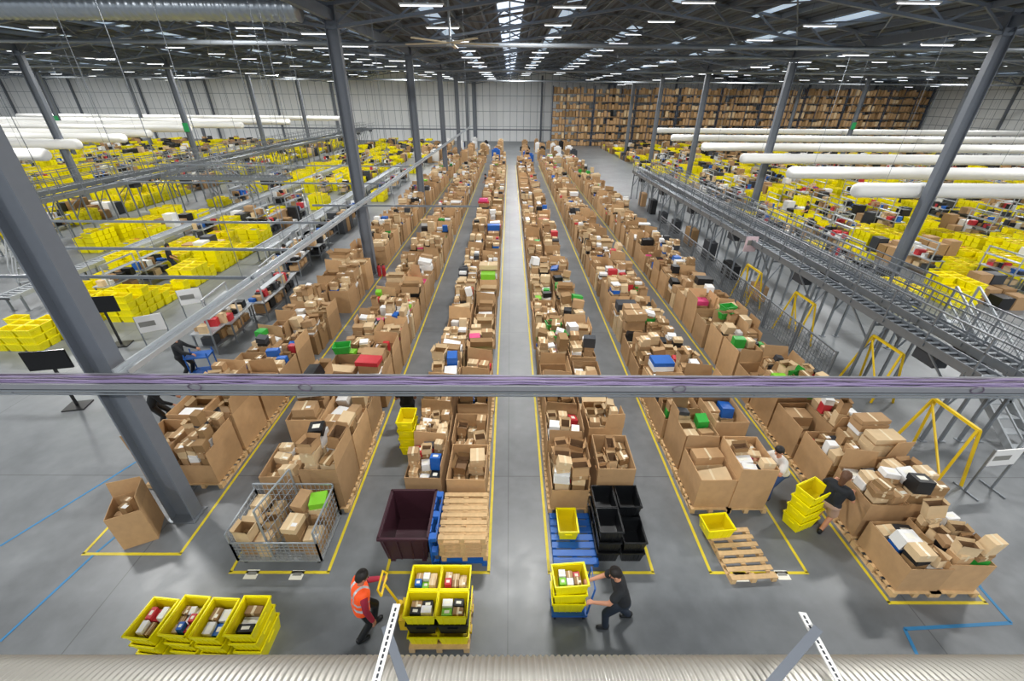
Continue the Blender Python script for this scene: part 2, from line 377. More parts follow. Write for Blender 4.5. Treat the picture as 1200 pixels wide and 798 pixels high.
# ---------------------------------------------------------------- rows
ROWS=[('leftmost block',-8.95,-7.1,6.1),('second-left block',-5.6,-3.8,5.35),('centre-left block',-2.4,-.5,5.35),('centre-right block',.95,2.9,5.35),('second-right block',4.3,6.1,5.35),('rightmost block',7.55,9.25,4.75)]
slots=[]
for name,x0,x1,yf in ROWS:
    for side in (0,1):
        xc=x0+.46 if side==0 else x1-.46
        y=yf; idx=0
        if name in ('second-left block','centre-left block','centre-right block','second-right block'): y+=1.35
        if name=='leftmost block': y+=1.3
        while y<67:
            yc=y+DB/2
            if not (name=='leftmost block' and side==1 and any(abs(yc-c)<1.05 for c in COLY)) :
                st=yc>12 and random.random()<.22
                if not st: idx+=1
                if not(yc>12 and random.random()<.02): slots.append((yc+abs(xc)*.15,xc+random.uniform(-.03,.03),yc,name,side,idx,st))
            y+=DB+.08+(random.random()<.12)*.3
slots.sort(); nb=0
for _,xc,yc,name,side,idx,st in slots:
    sd='left' if side==0 else 'right'
    if st:
        fill(xc,yc,WB-.02,DB-.02,.0,random.uniform(1.0,1.75)); continue
    if nb<300:
        front=name=='rightmost block' and idx<=2
        nb+=1; k=random.choice([0,0,1,1,2,3,3,3,4,4,5,5,6,7,8,9]); k=random.choice([0,1,3,8]) if front else k; o,nm,h=BINS[k]; rz=(random.choice([0,0,PI]) if k in(0,1,3,6,7) and not front else 0)+random.uniform(-.035,.035)
        z0=0; sc=(random.uniform(.92,1.0),random.uniform(.92,1.0),random.uniform(.9,1.22)); h*=sc[2]
        if yc<11:
            make_pallet('wooden pallet under %s pallet box, %s file of %s'%(ordw(idx),sd,name),'wood',(xc,yc,0)); z0=.143
        lab='%s brown pallet box, %s from front in %s file of %s'%(nm,ordw(idx),sd,name)
        if used[k]: dup(o,(xc,yc,z0),rz,lab,None,sc)
        else:
            used[k]=True; tag(o,lab,'pallet box','pallet boxes in the six blocks'); o.location=(xc,yc,z0); o.rotation_euler=(0,0,rz); o.scale=sc
        top=z0+h+(.2 if front else random.choice([-.25,-.05,.1,.2,.32])) -(.1 if k==2 else 0)
        fill(xc,yc,WB*sc[0]-.08,DB*sc[1]-.08,z0+.021,top,'%s pallet box, %s file, %s'%(ordw(idx),sd,name),'parcels heaped in the pallet boxes',.28,[(2,4),(3,5),(2,3)] if front else None)
    else:
        h=random.uniform(.8,1.25); farbin.tub((xc,yc,0),(WB,DB),(WB,DB),h,.02)
        if random.random()<.4: farbin.box((xc,yc+DB/2,h+.18),(WB,.02,.36))
        fill(xc,yc,WB-.05,DB-.05,.02,h+random.uniform(-.1,.35))
dup(BINS[5][0],(-8.13,6.15,0),.45,'lone brown pallet box standing skewed before the nearest steel column',None,(.7,.58,.95))
fill(-8.13,6.15,.4,.4,.03,.66,'the lone skewed pallet box before the nearest column','parcels heaped in the pallet boxes',.15)
for k,(o,_,_) in enumerate(BINS):
    if not used[k]:
        for c in list(o.children): bpy.data.objects.remove(c)
        bpy.data.objects.remove(o)
# floor tape
for name,x0,x1,yf in ROWS:
    m=MB(); a,c=x0-.1,x1+.1
    if name=='leftmost block': yf-=.35
    m.box((a,(yf-.12+67)/2,.003),(.06,67.12-yf,.006)); m.box((c,(yf-.12+67)/2,.003),(.06,67.12-yf,.006)); m.box(((a+c)/2,yf-.12,.003),(c-a+.06,.06,.006))
    tag(m.build('floor_marking','tapeyellow'),'yellow floor tape outlining the %s'%name,'floor marking','yellow tape outlines')
def tapeline(pts,w,mt,label):
    m=MB()
    for p,q in zip(pts[:-1],pts[1:]): m.beam((p.x,p.y,.003),(q.x,q.y,.003),w,.005)
    tag(m.build('floor_marking',mt),label,'floor marking','blue tape lines')
tapeline([G(0,640),G(130,560),G(240,490)],.05,'tapeblue','blue floor tape along the aisle left of the leftmost block')
tapeline([G(0,752),G(110,650),G(170,600)],.05,'tapeblue','blue floor tape in the bottom left corner')
tapeline([G(1075,768),G(1060,737),G(1185,730),G(1150,690),G(1090,600),G(1015,505)],.06,'tapeblue','blue floor tape stepping around the front of rightmost block')
for i,(u,v,t) in enumerate([(295,673,'left of the two below the wire cage'),(348,674,'right of the two below the wire cage'),(500,677,'beside the yellow tote pallet, centre-left block'),(662,674,'in front of the blue pallet'),(868,676,'left of the two before the second-right block'),(917,674,'right of the two before the second-right block')]):
    p=G(u,v); m=MB(); m.box((0,0,.004),(.26,.2,.004)); o=m.build('floor_sign','paper',loc=(p.x,p.y,0)); xpart('print','print',o,(0,.02,.007),(.18,.07,.002))
    tag(o,'white paper floor sign, '+t,'sign','paper floor signs')
# ---------------------------------------------------------------- front items
r=root('maroon_bin',(-2.09,5.95,0),0,'dark maroon plastic bulk bin, nearly empty, at the front of the centre-left block','bin')
m=MB(); m.tub((0,0,.12),(.82,1.0),(.96,1.18),.78,.025)
for t in (-.35,-.12,.12,.35):
    for s in (-1,1): m.beam((t,s*.51,.14),(t*1.15,s*.6,.88),.03,.03); m.beam((s*.42,t,.14),(s*.49,t*1.15,.88),.03,.03)
m.build('tub',['maroon','maroon'],r)
m=MB()
for s in (-1,1): m.box((0,s*.6,.9),(1.02,.05,.06)); m.box((s*.49,0,.9),(.05,1.2,.06))
m.build('rim','maroon',r)
for s in (-.33,.33): xpart('runner','maroon',r,(s,0,.06),(.1,.95,.12))
pb=make_pallet('blue plastic pallet standing on edge between the maroon bin and wooden pallets','blue',(-1.425,5.9,.485)); pb.rotation_euler=(0,-PI/2,0)
make_pallet('blue plastic pallet at the bottom of the wooden pallet stack','blue',(-.92,5.95,0))
for i in range(5): make_pallet('%s wooden pallet up in the stack on a blue pallet'%ordw(i+1) if i<4 else 'topmost wooden pallet of the stack beside the standing blue pallet','wood',(-.91+random.uniform(-.02,.02),5.95+random.uniform(-.03,.03),.143*(i+1)),rz=random.uniform(-.02,.02))
make_pallet('blue plastic pallet on the floor holding one yellow tote','blue',(1.42,5.95,0),.94,1.2)
inst(TOTE,'yellow_tote',(1.3,6.15,.143),PI/2,'single yellow tote standing on the blue pallet','tote')
for cx in (2.08,2.6):
    for cy in (5.72,6.32):
        for k in range(3 if cy>6 or cx<2.3 else 2):
            inst(BLKT,'black_crate',(cx,cy,.341*k),0,'black plastic crate, %s up, %s %s of the stack beside the blue pallet'%(ordw(k+1),'left' if cx<2.3 else 'right','front' if cy<6 else 'back'),'crate','black crates')
make_pallet('bare wooden pallet lying at the front of the second-right block','wood',(4.95,5.6,0),rz=.06)
inst(TOTE,'yellow_tote',(4.6,6.1,.143),.1,'yellow tote on the back of the bare wooden pallet','tote')
def wire_panel(p,q,h,n=10,z0=.15):
    m=MB(); p=Vector(p);q=Vector(q)
    for i in range(n+1): t=p.lerp(q,i/n); m.beam((t.x,t.y,z0),(t.x,t.y,h),.01 if 0<i<n else .03,.01 if 0<i<n else .03)
    for i in range(7): z=z0+(h-z0)*i/6; m.beam((p.x,p.y,z),(q.x,q.y,z),.01 if 0<i<6 else .03,.01 if 0<i<6 else .03)
    return m
r=root('wire_cage',(-4.72,5.95,0),0,'wide silver wire mesh cage on casters at the front of the second-left block','cage')
xpart('base','wire',r,(0,0,.14),(1.72,1.12,.03))
for a,c,h,nn in (((-.86,-.56),(-.86,.56),1.0,10),((.86,-.56),(.86,.56),1.05,10),((-.86,.56),(.86,.56),1.15,18),((-.86,-.56),(.86,-.56),.72,18)):
    wire_panel((*a,0),(*c,0),h,nn).build('wire_panel','wire',r)
m=wire_panel((-.16,-.5,0),(.04,.56,0),1.6,10); m.build('divider_panel','wire',r)
for sx in (-.76,.76):
    for sy in (-.48,.48): m=MB(); m.tube([(sx-.02,sy,.06),(sx+.02,sy,.06)],.06,12); wh=m.build('wheel','rubber',r); xpart('caster_fork','wire',wh,(sx,sy,.1),(.055,.05,.07))
fill(-5.2,5.95,.66,1.0,.156,.72,'the wire cage, left half','parcels in the wire cage',.25,[(2,2),(1,2),(2,3)])
fill(-4.25,5.98,.7,1.0,.156,.78,'the wire cage, right half','parcels in the wire cage',.25,[(2,3),(2,2)])
make_pallet('wooden pallet under the yellow and black totes, front of the central aisle','wood',(-1.2,4.25,0),1.06,.96)
LV=['first','second','third']
for i in (0,1):
    for j in (0,1):
        for k in range(3):
            x=-1.2+(i-.5)*.53; y=4.25+(j-.5)*.46; z=.143+.325*k
            black=(k==1)
            o=inst(BLKT if black else TOTE,'black_crate' if black else 'yellow_tote',(x,y,z),PI/2 if black else 0,'%s %s, %s layer up, %s %s of the pallet pulled by orange vest person'%('black' if black else 'yellow','crate' if black else 'tote',LV[k],'left' if i==0 else 'right','front' if j==0 else 'back'),'crate' if black else 'tote','totes on the pulled pallet')
            o.scale=(.86,1,.94) if not black else (.8,.92,.94)
def goods(cx,cy,z,w,d,desc,n=4,hmax=.24,nx=2):
    ny=max(1,n//nx)
    for i in range(nx):
        for j in range(ny):
            mi=random.choice([0,1,1,2,3,3,3,4,4,6,7,9]); sz=random.uniform(.1,hmax)
            parcel(cx-w/2+w/nx*(i+.5),cy-d/2+d/ny*(j+.5),z,w/nx*.9,d/ny*.9,sz,random.uniform(-.08,.08),mi,'%s packet at %s %s inside %s'%(PN[mi],'front' if j==0 else 'back' if j==ny-1 else 'middle','left' if i==0 else 'right' if i==nx-1 else 'centre',desc),'goods in the front totes')
for i in (0,1):
    for j in (0,1):
        goods(-1.2+(i-.5)*.53,4.25+(j-.5)*.46,.143+.65+.03,.38,.26,'the top %s %s pallet tote'%('front' if j==0 else 'back','left' if i==0 else 'right'),[4,6,4,6][i*2+j],.26,[2,3,2,3][i*2+j])
TN=['leftmost','second','third','rightmost']
for i in range(4):
    x=-5.98+i*.53
    for k in range(3):
        inst(BIGT,'yellow_tote',(x,3.9+(i%2)*.04,.27*k),-.1+.03*i,'yellow tote, %s up in the %s stack at bottom left corner'%(ordw(k+1),TN[i]),'tote','tote stacks at bottom left')
    goods(x,3.9+(i%2)*.04,.54+.05,.3,.42,'%s tote stack at bottom left'%TN[i],[6,9,4,3][i],.27,[3,3,2,1][i])
r=root('tote_dolly',(1.15,4.55,0),0,'blue wheeled dolly under the small yellow tote stack','dolly')
xpart('deck','blue',r,(0,0,.14),(.66,.5,.04))
for sx in (-.27,.27):
    for sy in (-.19,.19): m=MB(); m.tube([(sx-.02,sy,.06),(sx+.02,sy,.06)],.06,10); wh=m.build('wheel','rubber',r); xpart('caster_fork','wire',wh,(sx,sy,.095),(.055,.05,.06))
m=MB(); m.tube([(.33,-.2,.16),(.4,-.2,.95),(.4,.2,.95),(.33,.2,.16)],.018,8); m.build('handle','blue',r)
for k in range(3): inst(TOTE,'yellow_tote',(1.12,4.55,.161+.285*k),.04*k,'yellow tote, %s up in the stack on the blue dolly'%ordw(k+1),'tote','totes on the blue dolly')
goods(1.12,4.55,.161+.57+.03,.4,.28,'the top dolly tote',6,.24,3)
p=G(940,622)
for k in range(4): inst(TOTE,'yellow_tote',(p.x,p.y+.2,.285*k),.35+.015*k,'yellow tote, %s up in the stack between second-right and rightmost blocks'%ordw(k+1),'tote','aisle tote stack on the right')
p=G(482,525)
for k in range(4): inst(TOTE,'yellow_tote',(p.x,p.y,.285*k),PI/2,'yellow tote, %s up in the stack left of the centre-left block'%ordw(k+1),'tote','aisle tote stack left of centre')
GC=tote_mesh('green_crate',.5,.38,.26,['green','green'])
for (u,v,t) in ((402,412,'second-left block'),(655,398,'centre-right block near its middle'),(648,385,'back of the centre-right pair'),(848,372,'rightmost block near its middle'),(852,365,'back of the rightmost pair'),(925,438,'rightmost block above the cable tray')):
    p=G(u,v,1.4); inst(GC,'green_crate',tuple(p),.2,'bright green crate on the heap, '+t,'crate','green crates')
r=root('pallet_jack',(-1.95,4.3,0),0,'yellow handled pallet jack under the pulled tote pallet','pallet jack')
for s in (-.18,.18): xpart('fork','safety',r,(.75,s,.085),(1.1,.14,.05))
m=MB(); m.box((.1,0,.25),(.2,.42,.3)); m.tube([(0,0,.1),(0,0,.6)],.06,10); m.build('pump_body','safety',r)
m=MB(); m.tube([(0,0,.55),(-.22,.05,1.1)],.022,8); m.tube([(-.22,-.15,1.08),(-.27,-.12,1.2),(-.27,.22,1.2),(-.22,.25,1.08)],.02,8); m.tube([(-.22,-.15,1.08),(-.22,.25,1.08)],.02,8); m.build('handle','safety',r)
m=MB(); m.tube([(0,-.06,.09),(0,.06,.09)],.09,14); m.build('wheel','rubber',r)
# ---------------------------------------------------------------- people
def capsule(mb,p,q,r1,r2,n=12):
    p=Vector(p);q=Vector(q);d=q-p;L=d.length
    d=d.normalized() if L>1e-5 else Vector((0,0,1))
    pts=[];rs=[]
    for a in (88,60,30,0): pts.append(p-d*r1*math.sin(math.radians(a))); rs.append(r1*math.cos(math.radians(a)))
    for a in (0,30,60,88): pts.append(q+d*r2*math.sin(math.radians(a))+d*1e-4); rs.append(r2*math.cos(math.radians(a)))
    a=d.cross(Vector((0,0,1)))
    if a.length<1e-3: a=Vector((1,0,0))
    a.normalize(); b=d.cross(a); o=len(mb.v)
    for c,r in zip(pts,rs):
        for k in range(n): t=2*PI*k/n; mb.v.append(tuple(c+(a*math.cos(t)+b*math.sin(t))*r))
    for i in range(7):
        for k in range(n): mb.f.append([o+i*n+k,o+i*n+(k+1)%n,o+(i+1)*n+(k+1)%n,o+(i+1)*n+k]); mb.m.append(0)
    mb.f.append([o+k for k in range(n)][::-1]); mb.m.append(0); mb.f.append([o+7*n+k for k in range(n)]); mb.m.append(0)
def fuse(caps,vox,name,mats,parent,fat=0.,it=4):
    mb=MB()
    for p,q,a,c in caps: capsule(mb,p,q,a+fat,c+fat)
    me=mb.mesh(name,mats); o=bpy.data.objects.new('tmp',me); C.objects.link(o)
    md=o.modifiers.new('r','REMESH'); md.mode='VOXEL'; md.voxel_size=vox; md.use_smooth_shade=True
    sm=o.modifiers.new('s','SMOOTH'); sm.iterations=it; sm.factor=.5
    dg=bpy.context.evaluated_depsgraph_get(); me2=bpy.data.meshes.new_from_object(o.evaluated_get(dg)); bpy.data.objects.remove(o)
    me2.materials.clear()
    for x in mats: me2.materials.append(M[x])
    me2.name=name; me2.polygons.foreach_set('use_smooth',[True]*len(me2.polygons))
    r=bpy.data.objects.new(name,me2); C.objects.link(r)
    if parent: r.parent=parent
    return r
def ik(a,c,l1,l2,pole):
    a=Vector(a);c=Vector(c);d=c-a;L=min(d.length,(l1+l2)*.995); dn=d.normalized(); c=a+dn*L
    x=(l1*l1-l2*l2+L*L)/(2*L); h=math.sqrt(max(0,l1*l1-x*x)); pv=Vector(pole); pv=(pv-dn*pv.dot(dn)).normalized()
    return a+dn*x+pv*h,c
def person(label,loc,rz,lean,hands,feet,hz=.9,hy=0.,head=(0,0),shirt='tee',sleeves='short',trousers='jean',shoes='black',hair='hairdark',skin='skin',vest=False,longhair=False,sc=1.,shorts=False):
    hip=Vector((0,hy,hz)); sp=Vector((0,math.sin(lean),math.cos(lean))); X=Vector((1,0,0))
    chest=hip+sp*.33; nb=hip+sp*.5; hl=lean*.5+head[1]; hd=Vector((math.sin(head[0])*.3,math.sin(hl),math.cos(hl))).normalized()
    hc=nb+hd*.2
    fw=Vector((math.sin(head[0]),math.cos(head[0]),0)); fw=(fw-hd*fw.dot(hd)).normalized(); ex=fw.cross(hd).normalized()
    torso=[(hip-X*.09,hip+X*.09,.115,.115),(hip-X*.06+sp*.08,chest-X*.07,.11,.118),(hip+X*.06+sp*.08,chest+X*.07,.11,.118),(chest-X*.09+sp*.06,chest+X*.09+sp*.06,.115,.115),(hip+sp*.45-X*.15,hip+sp*.45+X*.15,.068,.068),(hip+sp*.4,nb,.1,.06)]
    caps=list(torso)
    caps+= [(nb-sp*.03,hc-hd*.05,.055,.05),(hc-hd*.01-fw*.01,hc+hd*.045-fw*.01,.086,.09),(hc-hd*.06+fw*.03,hc-hd*.01+fw*.025,.055,.07),(hc+fw*.085-hd*.01,hc+fw*.1-hd*.035,.013,.016)]
    for s in (-1,1): caps.append((hc+ex*s*.09-hd*.02,hc+ex*s*.095+hd*.015,.014,.018))
    upper=[];fore=[];thigh=[];shin=[];foot=[]
    for s,hand in zip((-1,1),hands):
        sh=hip+sp*.45+X*s*.175; el,wr=ik(sh,hand,.29,.26,(s*.5,-.6,-.5))
        upper+= [(sh,el,.056,.043)]; fore+=[(el,wr,.042,.029)]
        d=(wr-el).normalized(); lat=d.cross(Vector((0,0,1))); lat=lat.normalized() if lat.length>.1 else Vector((0,1,0)); cur=lat.cross(d)
        if cur.z>0: cur=-cur
        for o in (-.022,0,.022): caps.append((wr,wr+d*.085+lat*o,.022,.02))
        for o,l in ((-.033,.06),(-.011,.075),(.011,.07),(.033,.055)):
            k0=wr+d*.09+lat*o; k1=k0+(d*.75+cur*.6).normalized()*l*.55; k2=k1+(d*.2+cur).normalized()*l*.5
            caps+= [(k0-d*.02,k0,.012,.011),(k0,k1,.011,.0105),(k1,k2,.0105,.0095)]
        th=wr+d*.03+lat*(-s)*.03; caps+=[(th,th+d*.035-lat*s*.025+cur*.01,.014,.012),(th+d*.035-lat*s*.025+cur*.01,th+d*.06-lat*s*.02+cur*.03,.012,.01)]
    for s,f in zip((-1,1),feet):
        hj=hip+X*s*.095-Vector((0,0,.03)); an=Vector(f)+Vector((0,0,.09)); kn,an=ik(hj,an,.43,.42,(s*.08,1,.1))
        thigh.append((hj,kn,.088,.062)); shin.append((kn,an,.06,.042)); foot+= [(an+Vector((0,-.03,-.05)),an+Vector((0,.13,-.055)),.04,.033)]
    caps+=upper+fore+thigh+shin+foot
    body=fuse(caps,.0095,'person',[skin],None,0,3); tag(body,label,'person'); body.location=loc; body.rotation_euler=(0,0,rz); body.scale=(sc,)*3
    sc_=[(p,q,a,c) for p,q,a,c in torso[:5]]
    if sleeves=='short': slv=[(p,Vector(p).lerp(q,.6),a+.006,a+.008) for p,q,a,c in upper]
    else: slv=upper+[(p,Vector(p).lerp(q,.93),a,c+.004) for p,q,a,c in fore]
    fuse(sc_+slv,.016,'shirt',[shirt],body,.013)
    if shorts: fuse([(hip-X*.09-sp*.02,hip+X*.09-sp*.02,.118,.118)]+[(p,Vector(p).lerp(q,.75),a+.006,a+.012) for p,q,a,c in thigh],.016,'shorts',[trousers],body,.013)
    else: fuse([(hip-X*.09-sp*.02,hip+X*.09-sp*.02,.118,.118)]+thigh+[(p,Vector(p).lerp(q,.94),a,c+.012) for p,q,a,c in shin],.016,'trousers',[trousers],body,.012)
    for p,q,a,c in foot:
        fuse([(p,q,a,c),(p+Vector((0,.02,.03)),p+Vector((0,.0,.05)),.042,.045)],.014,'shoe',[shoes],body,.009)
    hp=[(hc+hd*.03-fw*.025,hc+hd*.055-fw*.01,.093,.095),(hc-hd*.02-fw*.045,hc+hd*.03-fw*.03,.075,.088)]
    if longhair: hp+=[(hc-fw*.06,hc-hd*.16-fw*.075,.075,.05)]
    fuse(hp,.012,'hair',[hair],body,.006)
    for s in (-1,1): m=MB(); c=hc+ex*s*.034+fw*.083+hd*.008; capsule(m,c,c+ex*s*.006,.011,.011,8); m.build('eye','eye',body,True)
    m=MB(); c=hc+fw*.088-hd*.062; capsule(m,c-ex*.02,c+ex*.02,.008,.008,8); m.build('mouth','lip',body,True)
    if vest:
        v=fuse([(p,q,a,c) for p,q,a,c in torso[:5]],.016,'vest',['orange','reflective'],body,.026)
        for pl in v.data.polygons:
            t=(pl.center-hip).dot(sp)
            if .06<t<.11 or .2<t<.25 or (t>.25 and .06<abs(pl.center.x)<.1): pl.material_index=1
    return body
p=G(432,740)
person('person in orange vest and red sleeves walking with the pallet jack',(p.x,p.y,0),-1.0,.16,[(-.16,.42,1.05),(.34,.1,.82)],[(-.1,.14,0),(.1,-.16,0)],.89,0,(.1,.25),'crimson','long','black','black','hairdark','skin2',True)
p=G(716,729)
person('person in black tee and short dark hair pushing the blue tote dolly',(p.x,p.y,0),PI/2,.3,[(-.2,.46,1.02),(.2,.46,1.0)],[(-.1,.14,0),(.1,-.34,0)],.86,-.1,(0,.2),'tee','short','jean','black','hairdark','skin')
p=G(962,618)
person('person in black top and pale shorts reaching into the rightmost block',(p.x-.1,p.y,0),-1.0,.18,[(-.2,.38,1.15),(.2,.38,1.1)],[(-.1,.06,0),(.1,-.1,0)],.89,-.04,(0,.2),'tee','short','beige','black','hairbrown','skin',shorts=True,longhair=True)
p=G(915,585)
person('person in white tee bending over a box of the second-right block',(6.4,p.y+.1,0),1.75,.45,[(-.2,.5,1.2),(.2,.5,1.16)],[(-.12,.12,0),(.12,-.12,0)],.89,-.08,(0,.1),'teewhite','short','jeanblue','black','hairdark','skin')
p=G(222,442)
person('person in black clothes with brown hair standing by the blue cart',(p.x,p.y,0),-1.3,.1,[(-.22,.45,1.0),(.22,.45,1.0)],[(-.1,.1,0),(.1,-.1,0)],.89,0,(0,.2),'tee','long','black','black','hairbrown','skin',longhair=True)
p=G(208,500)
person('person in dark clothes stooping left of the leftmost block',(p.x-.3,p.y,0),-1.2,.5,[(-.2,.45,.9),(.2,.45,.85)],[(-.1,.1,0),(.1,-.1,0)],.88,-.08,(0,.2),'tee','long','black','black','hairdark','skin')
p=G(487,508)
up=person('person with dark hair standing in the aisle under the cable tray',(p.x-.2,p.y+.3,0),.3,.08,[(-.25,.25,.95),(.25,.22,.9)],[(-.1,.05,0),(.1,-.08,0)],.9,0,(0,.2),'tee','short','jean','black','hairdark','skin')
for (u,v,t,rz) in ((570,224,'in the aisle left of the centre-left block, far back',2.),(616,207,'far down the central aisle',.2),(322,232,'among yellow totes left of the tray',1.),(207,322,'beside the yellow tote stacks on the left',-.8),(340,322,'near the grey work tables on the left',-2.),(618,190,'beyond the far end of the central aisle',3.),(940,262,'among yellow totes beyond the raised conveyor',1.2),(590,192,'farthest off, at the head of the centre-left block',3.1)):
    p=G(u,v); dup(up,(p.x,p.y,0),rz,'small distant dark-clothed person '+t,'distant workers')
# ---------------------------------------------------------------- overhead services
HT=4.2
def hanger(par,x,y,z,w=.012):
    m=MB(); m.beam((x,y,z),(x,y,roofz(x)-.1),w,w); m.build('hanger','steel',par)
def tray(name,a,bb,label,wid,hang,mt='tray'):
    a=Vector(a);bb=Vector(bb); d=(bb-a); L=d.length; d.normalize(); s=Vector((0,0,1)).cross(d)
    r=root(name,(0,0,0),0,label,'cable tray')
    for q in (-1,1): bpart('side_rail',mt,r,a+s*q*wid/2,bb+s*q*wid/2,.035,.1)
    bpart('tray_bed',mt,r,a-Vector((0,0,.04)),bb-Vector((0,0,.04)),wid,.008)
    for k in hang:
        c=a+d*k; hanger(r,*(c+s*wid/2)); hanger(r,*(c-s*wid/2))
    return r
yT=6.05
tr=tray('cable_tray',(-11.5,yT,HT),(11.5,yT,HT),'grey cable tray crossing the whole hall with purple cables',.32,(.2,22.8))
tray('cable_tray',(-6.85,yT+.2,HT+.05),(-6.85,84,HT+.05),'long pale cable tray running back beside the leftmost block columns',.26,range(8,78,11),'galv')
for i in range(9):
    pts=[(-11.4+.4*k,yT-.11+.027*i+random.uniform(-.014,.014),HT+.035+random.uniform(0,.03)+(.02 if i%2 else 0)) for k in range(58)]
    m=MB(); m.tube(pts,.017,6); tag(m.build('data_cable','purple' if i not in(3,7) else 'cablegrey',None,True),'purple data cable lying in the crossing cable tray' if i not in(3,7) else 'grey data cable lying in the crossing cable tray','cable','purple cables in the crossing tray' if i not in(3,7) else 'grey cables in the crossing tray')
for (z,dy,rr) in ((HT-.17,-.05,.03),(HT-.32,.06,.022)):
    m=MB(); m.tube([(-11.5,yT+dy,z),(11.5,yT+dy,z)],rr,8)
    for k in range(-5,6): m.beam((k*2.2,yT+dy,z),(k*2.2,yT+dy,HT-.04),.02,.02)
    m.build('conduit','steel',tr)
for u in (240,365,790,1130):
    x=PY(u,455,yT).x; m=MB(); m.tube([(x+.11*math.cos(t*.5),yT-.19+.01*math.sin(t),HT+.02+.07*math.sin(t*.5)) for t in range(0,26)],.011,5); tag(m.build('cable_coil','cablegrey'),'loose cable coil on the crossing tray, %s'%{240:'leftmost',365:'second from left',790:'third from left',1130:'rightmost'}[u],'cable','cable coils')
for (y,xa,xb,z,t) in ((10.8,-15.5,-6.9,4.25,'first'),(13.4,-16,-6.9,4.2,'second'),(19.9,-9,-1.5,4.2,'fourth'),(16.8,-19,-6.9,4.2,'third'),(25,-22,-7,4.3,'fifth'),(32,-25,-7,4.3,'sixth')):
    m=MB(); m.beam((xa,y,z),(xb,y,z),.07,.08); r=m.build('support_rail','steel'); tag(r,'grey hanging support rail left of the central aisle, %s from the front'%t,'rail','hanging rails')
    for k in range(3): hanger(r,xa+.3+(xb-xa-.6)*k/2,y,z)
m=MB(); pts=[];rs=[]; x=-5.6; i=0
while x<5.6: pts.append((x,1.27,4.47)); rs.append(.45+(.014 if i%4 in(0,1) else 0)); x+=.0125; i+=1
m.tube(pts,rs,40); r=m.build('ventilation_duct','paleduct',None,True); tag(r,'ribbed silver-beige round duct across the bottom of the view','duct')
for xx in (-5.3,5.3): hanger(r,xx,1.27,4.9)
for (p0,p1,q0,q1,t) in (((465,708),(438,808),(452,735),(476,806),'left'),((940,718),(988,806),(958,738),(898,808),'right')):
    a=PY(p0[0],p0[1],1.8); c=PY(p1[0],p1[1],1.28); e=PY(q0[0],q0[1],1.66); f=PY(q1[0],q1[1],1.3)
    r=root('slotted_bracket',(0,0,0),0,'white perforated metal bracket standing over the bottom duct, %s one'%t,'bracket','perforated brackets')
    pb=bpart('perforated_bar','white',r,a,c,.055,.012)
    d=(c-a); nrm=(CAM-(a+c)/2).normalized()*.008
    for k in range(1,14): pt=a+d*(k/14)+nrm; bpart('slot','darkgrey',pb,pt-d.normalized()*.012,pt+d.normalized()*.012,.014,.006)
    bpart('strut','colpaint',r,e,f,.06,.05)
m=MB(); pts=[];rs=[]; x=-34.; i=0
while x<-8.2: pts.append((x,20.6,11.5)); rs.append(.46+(.03 if i%5==0 else 0)); x+=.06; i+=1
m.tube(pts,rs,28); r=m.build('ventilation_duct','silver',None,True); tag(r,'silver ribbed round duct high under the roof at upper left','duct')
for xx in (-30,-24,-18,-12,-9): hanger(r,xx,20.6,11.9,.03)
fx,fy,fz=-2.9,24.8,10.8
r=root('ceiling_fan',(fx,fy,fz),0,'large pale five bladed ceiling fan above the centre-left block','fan')
m=MB(); m.tube([(0,0,-.12),(0,0,.12)],.18,16); m.build('hub','galv',r)
m=MB(); m.tube([(0,0,.1),(0,0,roofz(fx)-fz)],.05,8); m.build('rod','galv',r)
for k in range(5):
    a=.3+k*2*PI/5; bpart('blade','tape',r,(.12*math.cos(a),.12*math.sin(a),0),(2.4*math.cos(a),2.4*math.sin(a),0),.2,.05)
for y,x0,x1,z,t in ((30,-40,40,11.2,'nearest'),(52,-60,60,11.0,'third from the front'),(38,8,50,11.3,'second from the front, right side only'),(75,-80,80,10.8,'farthest back')):
    m=MB(); m.tube([(x0,y,z),(x1,y,z)],.12,10); o=m.build('roof_pipe','steel'); tag(o,'grey service pipe slung across under the roof, %s'%t,'pipe','roof pipes')
    for k in range(5): xx=x0+2+(x1-x0-4)*k/4; hanger(o,xx,y,z)
def sock(x0,x1,y,z,r0,label):
    m=MB(); n=40; D=1 if x1>x0 else -1
    xsq=[x0,x0+.05*D,x0+.22*D]+[x0+(x1-x0)*k/n for k in range(1,n+1)]
    m.tube([(q,y,z) for q in xsq],[r0*.35,r0*.8,r0]+[r0*(1-.035*(k%2)) for k in range(1,n+1)],20)
    o=m.build('fabric_duct','fabric',None,True); tag(o,label,'duct','white fabric air ducts')
    k=x0+1.5*D
    while (k-x1)*(x0-x1)>0:
        hanger(o,k,y,z+r0*.9)
        k+=12*D
for i,(y,xe) in enumerate(((31,-31),(38,-35),(44,-36),(50,-38),(58,-39),(66,-37),(76,-35),(90,-32))): sock(xe,xe-60,y,5.,.4,'white inflated fabric duct, %s from the front on the left side'%ordw(i+1))
for i,(y,xe) in enumerate(((23,17.9),(29,17.9),(36.5,18.4),(46,19),(57,19.6),(71,22))): sock(xe,xe+58,y,4.5,.38,'white inflated fabric duct, %s from the front on the right side'%ordw(i+1))
